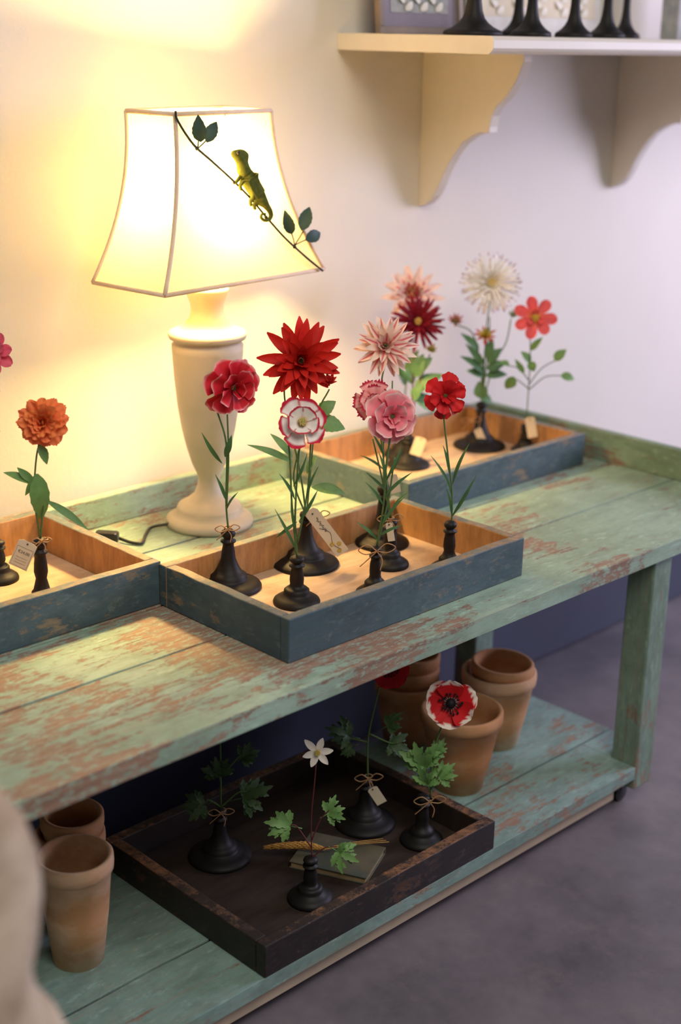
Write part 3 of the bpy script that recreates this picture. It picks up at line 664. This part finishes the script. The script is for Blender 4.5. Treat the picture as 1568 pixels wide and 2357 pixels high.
cord=cr([LP+V(-.085,.03,.01),LP+V(-.12,.045,.006),LP+V(-.155,.02,.004),LP+V(-.19,-.015,.004),LP+V(-.205,.0,.004),LP+V(-.215,.028,.008)],8)
v,f=tube(cord,.0035,8);mk('power_cord',v,f,M_cord,parent=lamp)
pc=LP+V(-.232,.048,.010)
v,f=obox(pc,(RH*-.9+FH*.1).normalized(),(FH+RH*.1).normalized(),.024,.012,-.009,.012);mk('power_plug',v,f,M_cord,parent=lamp,smooth=False,bevel=.005)
# ------------------------------------------------------------------ chameleon on a twig, clipped on the shade
def panel(px,py,off=.006):
    # drawing units of the flat shade panel (width flares downward) to the curved 3D panel
    px-=off*820;py-=off*250
    s,t=0,.5
    for _ in range(12):
        t=(py-(254-14*s))/((655-37*s)-(254-14*s));k=max(t,0)**2
        xl=405-25*k;xr=625+117*k;s=-1+2*(px-xl)/(xr-xl)
    return fpt(s,max(t,-.02),off)
orn=empty('chameleon_ornament',panel(405,262),'green chameleon figurine on a leafy wire twig across the lamp shade','ornament')
wp=[panel(x,y,.009) for x,y in((407,258),(410,285),(440,338),(480,375),(528,418),(565,455),(602,498),(640,540),(668,566),(705,598),(738,624))]
pp=[tube(cr(wp,6),.0023,7)]
for st in(((450,347),(452,330),(458,315)),((450,347),(466,330),(475,318)),((668,562),(665,545),(660,530)),((668,562),(682,540),(690,525)),((668,562),(685,552),(700,545))):
    pp.append(tube(cr([panel(x,y,.010) for x,y in st],4),.0013,5))
for x,y in((448,347),(528,420),(600,497),(668,566)):
    pp.append(ball(panel(x,y,.009),.0040,8,5))
v,f,_=join(pp);mk('wire_twig',v,f,M_wire,parent=orn)
pp=[];rng=random.Random(2)
for a0,a1,w in(((457,332),(455,268),.029),((470,332),(495,281),.026),((662,535),(645,476),.025),((686,525),(708,463),.029),((694,548),(733,526),.027)):
    pp.append(leafmesh(panel(*a0,.012),panel(*a1,.014),w,'ovate',(-FH+UP*.1),rng))
v,f,_=join(pp);mk('twig_leaves',v,f,M_leafb,parent=orn)
sk=[];ed=[];rad=[]
def sv(x,y,o,r): sk.append(panel(x,y,o)-ORG[orn]);rad.append(r*1.28);return len(sk)-1
spine=[(527,352,.020,.0065),(535,355,.020,.0100),(544,362,.020,.0125),(548,377,.020,.0105),(554,392,.020,.0125),(562,408,.021,.0150),(572,425,.021,.0160),(582,443,.021,.0145),(590,458,.019,.0105),(600,470,.017,.0072),(609,481,.015,.0056),(613,493,.014,.0046),(607,504,.014,.0040),(595,507,.014,.0034),(587,499,.014,.0030),(591,490,.014,.0026),(600,490,.014,.0022)]
ids=[sv(*p) for p in spine]
ed+=[(ids[i],ids[i+1]) for i in range(len(ids)-1)]
cq=sv(556,346,.020,.0085);ed.append((ids[2],cq))
for root,pts in((4,((543,404,.015,.0042),(535,416,.013,.0036),(529,423,.010,.0042))),(5,((548,417,.022,.0042),(541,428,.019,.0036),(543,438,.012,.0040))),(8,((579,464,.015,.0050),(571,470,.013,.0040),(575,481,.010,.0042))),(7,((571,456,.023,.0050),(563,463,.019,.0040),(565,473,.012,.0040)))):
    pv=ids[root]
    for p in pts:
        k=sv(*p);ed.append((pv,k));pv=k
me=bpy.data.meshes.new('chameleon');me.from_pydata([tuple(p) for p in sk],ed,[]);me.materials.append(M_cham)
co=bpy.data.objects.new('chameleon',me);COLL.objects.link(co);co.parent=orn
md=co.modifiers.new('s','SKIN');md.use_smooth_shade=True
for i,sv_ in enumerate(me.skin_vertices[0].data): sv_.radius=(rad[i],rad[i]*.75);sv_.use_root=(i==ids[6])
co.modifiers.new('u','SUBSURF').levels=2;co.modifiers['u'].render_levels=2
ev,ef=ball(panel(540,354,.033),.0040,10,6);mk('chameleon_eye',ev,ef,M_wire,parent=orn)
# ------------------------------------------------------------------ wall shelf
sh=empty('wall_shelf',V(3.2,-.01,.78),'grey cream painted wooden wall shelf on two scalloped brackets','shelf')
SZ0,SZ1=.966,1.002
x0,x1,yf=2.363,4.4,-.46
prof=[(0,SZ0),(yf+.012,SZ0),(yf+.004,SZ0+.006),(yf,SZ0+.012),(yf,SZ1-.008),(yf+.006,SZ1-.001),(yf+.012,SZ1),(0,SZ1)]
n_=len(prof);vs=[V(x0,y-.001,z) for y,z in prof]+[V(x1,y-.001,z) for y,z in prof]
fs=[tuple(range(n_)),tuple(range(2*n_-1,n_-1,-1))]+[(i,i+n_,(i+1)%n_+n_,(i+1)%n_) for i in range(n_)]
mk('shelf_board',vs,fs,M_shelf,parent=sh,smooth=False)
bp_=[(0,.965),(-.308,.965),(-.310,.948),(-.300,.925),(-.288,.900),(-.264,.870),(-.238,.848),(-.224,.825),(-.219,.800),(-.219,.786),(-.190,.786),(-.165,.775),(-.140,.760),(-.119,.738),(-.098,.710),(-.081,.680),(-.068,.652),(-.052,.626),(-.030,.606),(0,.596)]
for bx in(2.652,3.462):
    n_=len(bp_);vs=[V(bx,y-.0005,z) for y,z in bp_]+[V(bx+.03,y-.0005,z) for y,z in bp_]
    fs=[tuple(range(n_)),tuple(range(2*n_-1,n_-1,-1))]+[(i,i+n_,(i+1)%n_+n_,(i+1)%n_) for i in range(n_)]
    mk('shelf_bracket',vs,fs,M_shelf,parent=sh,smooth=False,bevel=.0015)
for x,y,R,H in((2.449,-.33,.064,.19),(2.761,-.20,.042,.17),(2.61,-.36,.045,.17),(2.765,-.36,.043,.17),(2.89,-.36,.044,.17),(3.15,-.23,.038,.17)):
    c=V(x,y,SZ1);v,f=lathe([(R,0),(R*1.01,.005),(R*.96,.010),(R*.84,.013),(R*.68,.018),(R*.53,.025),(R*.48,.028),(R*.38,.036),(R*.30,.050),(R*.25,.070),(R*.23,H*.6),(R*.21,H*.75),(R*.30,H*.78),(R*.30,H*.81),(R*.2,H*.83),(R*.26,H*.90),(R*.2,H*.98),(R*.05,H)],c,40)
    mk('turned_stand',v,f,M_stand,origin=c,label='empty black turned wooden display stand on the wall shelf',cat='display stand',group='turned stands on the wall shelf')
def picture(x0,x1,y,h,label,fm,cm,shape,lean=.10):
    c=V((x0+x1)/2,y,SZ1);e=empty('framed_picture',c,label,'picture')
    L=lambda x,z,o:V(x,y+z*lean-o,SZ1+z+.0005)
    def slab(a,b_,z0,z1,o0,o1):
        v=[L(x,z,o) for o in(o0,o1) for x,z in((a,z0),(b_,z0),(b_,z1),(a,z1))]
        return v,[(0,3,2,1),(4,5,6,7),(0,1,5,4),(1,2,6,5),(2,3,7,6),(3,0,4,7)]
    w=.016
    vv,ff,_=join([slab(x0,x1,0,w,0,.016),slab(x0,x1,h-w,h,0,.016),slab(x0,x0+w,w,h-w,0,.016),slab(x1-w,x1,w,h-w,0,.016)])
    mk('picture_frame',vv,ff,fm,parent=e,smooth=False,bevel=.0015)
    v,f=slab(x0+w,x1-w,w,h-w,.002,.006);mk('picture_mat',v,f,cm,parent=e,smooth=False)
    m=.030;v,f=slab(x0+w+m,x1-w-m,w+m,h-w-m,.006,.0075);mk('picture_print',v,f,M_stone if cm is not M_white else M_tag,parent=e,smooth=False)
    rng=random.Random(int(x0*100))
    for k in range(shape):
        pp=[]
        bx=x0+w+m+.02+(x1-x0-2*w-2*m-.04)*(k+.5)/shape
        pp.append(tube([L(bx,w+m+.004,.009),L(bx,w+m+.15,.009)],.0012,5))
        for j in range(8):
            z=w+m+.006+j*.016;sg=(-1)**j
            pp.append(leafmesh(L(bx,z,.0085),L(bx+sg*.026,z+.018,.0085),.018,'ovate',(0,-1,.1),rng))
        v,f,_=join(pp);mk('pressed_flower',v,f,M_tagw,parent=e)
picture(2.40,2.685,-.085,.30,'framed print of white pressed flowers on mauve card',M_frame,M_mat,3)
picture(2.74,3.30,-.055,.32,'wide framed pale botanical print behind the black stands',M_white,M_white,5,.06)
vv,ff,mm=join([boxv(3.41,3.68,-.20,-.16,SZ1,SZ1+.25),boxv(3.41,3.43,-.215,-.20,SZ1,SZ1+.25),boxv(3.66,3.68,-.215,-.20,SZ1,SZ1+.25),boxv(3.43,3.66,-.215,-.20,SZ1,SZ1+.02),boxv(3.43,3.66,-.215,-.20,SZ1+.23,SZ1+.25)])
mk('plaster_relief',vv,ff,M_stone,origin=V(3.54,-.18,SZ1),smooth=False,bevel=.003,label='grey textured plaster relief block on the wall shelf',cat='plaque')
# ------------------------------------------------------------------ slipcovered armchair near the bench
ch=empty('armchair',V(.35,-1.45,-ZS),'cream linen slipcovered armchair standing beside the bench','armchair')
def soft(x0,x1,y0,y1,z0,z1,bev,wob=.008,shape=None,n=18):
    vs=[];fs=[];idx={}
    def key(i,j,k):
        if (i,j,k) not in idx:
            p=V(x0+(x1-x0)*i/n,y0+(y1-y0)*j/n,z0+(z1-z0)*k/n)
            c=V((x0+x1)/2,(y0+y1)/2,(z0+z1)/2);q=p.copy()
            h=V((x1-x0)/2,(y1-y0)/2,(z1-z0)/2)
            for a in range(3):
                q[a]=min(max(p[a],c[a]-h[a]+bev),c[a]+h[a]-bev)
            d=p-q
            if d.length>1e-6:p=q+d.normalized()*bev
            p+=V(mnoise.noise(p*6),mnoise.noise(p*6+V(5,0,0)),mnoise.noise(p*5+V(0,7,0)))*wob
            if shape:p.x+=shape(p)
            idx[(i,j,k)]=len(vs);vs.append(p)
        return idx[(i,j,k)]
    for a in range(n):
        for b_ in range(n):
            for k,fl in((0,0),(n,1)):
                for perm in range(3):
                    def g(u,w):
                        t=[0,0,0];t[perm]=k;t[(perm+1)%3]=u;t[(perm+2)%3]=w;return key(*t)
                    q=(g(a,b_),g(a+1,b_),g(a+1,b_+1),g(a,b_+1))
                    fs.append(q if fl else q[::-1])
    return vs,fs
def sil(p):
    k=max(0,min(1,(p.x-.35)/.28))
    z=p.z
    return k*(-.022*math.exp(-((z-.12)/.05)**2)-4.0*max(0,z-.23)**2+.28*min(.12,max(0,.09-z)))
v,f=soft(.05,.645,-1.42,-1.24,-.45,.40,.06,.010,sil,22);mk('chair_back',v,f,M_linen,parent=ch)
v,f=soft(.06,.60,-1.95,-1.425,-.33,-.18,.06);mk('seat_cushion',v,f,M_linen,parent=ch)
v,f=soft(.54,.64,-1.90,-1.425,-.48,-.02,.045);mk('armrest',v,f,M_linen,parent=ch)
v,f=soft(.0,.10,-1.90,-1.425,-.48,-.02,.045);mk('armrest',v,f,M_linen,parent=ch)
v,f=boxv(.06,.62,-1.92,-1.26,-.50,-.335);mk('chair_skirt',v,f,M_linen,parent=ch,smooth=False,bevel=.02)
for x,y in((.09,-1.89),(.58,-1.89),(.09,-1.29),(.58,-1.29)):
    v,f=lathe([(.014,-ZS),(.02,-.56),(.024,-.50)],(x,y,0),16);mk('leg',v,f,M_frame,parent=ch)
# ------------------------------------------------------------------ shift everything so the floor is z=0
for o in list(COLL.objects):
    if o.parent is None: o.location.z+=ZS
# ------------------------------------------------------------------ lights
def area(name,loc,tgt,size,sy,power,col):
    l=bpy.data.lights.new(name,'AREA');l.shape='RECTANGLE';l.size=size;l.size_y=sy;l.energy=power;l.color=col
    o=bpy.data.objects.new(name,l);o.location=loc;d=Vector(tgt)-Vector(loc);o.rotation_euler=d.to_track_quat('-Z','Y').to_euler();COLL.objects.link(o)
l=bpy.data.lights.new('lamp_light','POINT');l.energy=78;l.color=(1,.65,.24);l.shadow_soft_size=.05
o=bpy.data.objects.new('lamp_light',l);o.location=LP+V(0,0,.715+ZS);COLL.objects.link(o)
area('window_daylight',(5.6,-2.2,1.9),(3.0,-.1,1.0),1.6,1.8,132,(.78,.73,1))
area('fill_light',(.8,-2.8,3.4),(1.9,-.6,.5),2.0,1.6,70,(1,.92,.79))  # unseen fill added high in front to brighten the bench
w=bpy.data.worlds.new('w');SC.world=w;w.use_nodes=True;bg=w.node_tree.nodes['Background'];bg.inputs[0].default_value=(.68,.62,.64,1);bg.inputs[1].default_value=.165
# ------------------------------------------------------------------ camera
yaw,pitch,roll=[math.radians(a) for a in (44.6219,18.5947,1.1455)]
fw=V(math.sin(yaw)*math.cos(pitch),math.cos(yaw)*math.cos(pitch),-math.sin(pitch));r=V(math.cos(yaw),-math.sin(yaw),0);u=r.cross(fw)
r2=r*math.cos(roll)+u*math.sin(roll);u2=u*math.cos(roll)-r*math.sin(roll)
cd=bpy.data.cameras.new('camera');cd.sensor_fit='VERTICAL';cd.sensor_height=36;cd.lens=3270.9/2357*36
cd.dof.use_dof=True;cd.dof.focus_distance=2.62;cd.dof.aperture_fstop=1.8
cam=bpy.data.objects.new('camera',cd);COLL.objects.link(cam)
cam.matrix_world=Matrix((( r2.x,u2.x,-fw.x,0),(r2.y,u2.y,-fw.y,-2.43637),(r2.z,u2.z,-fw.z,1+ZS),(0,0,0,1)));SC.camera=cam
SC.view_settings.view_transform='Standard'
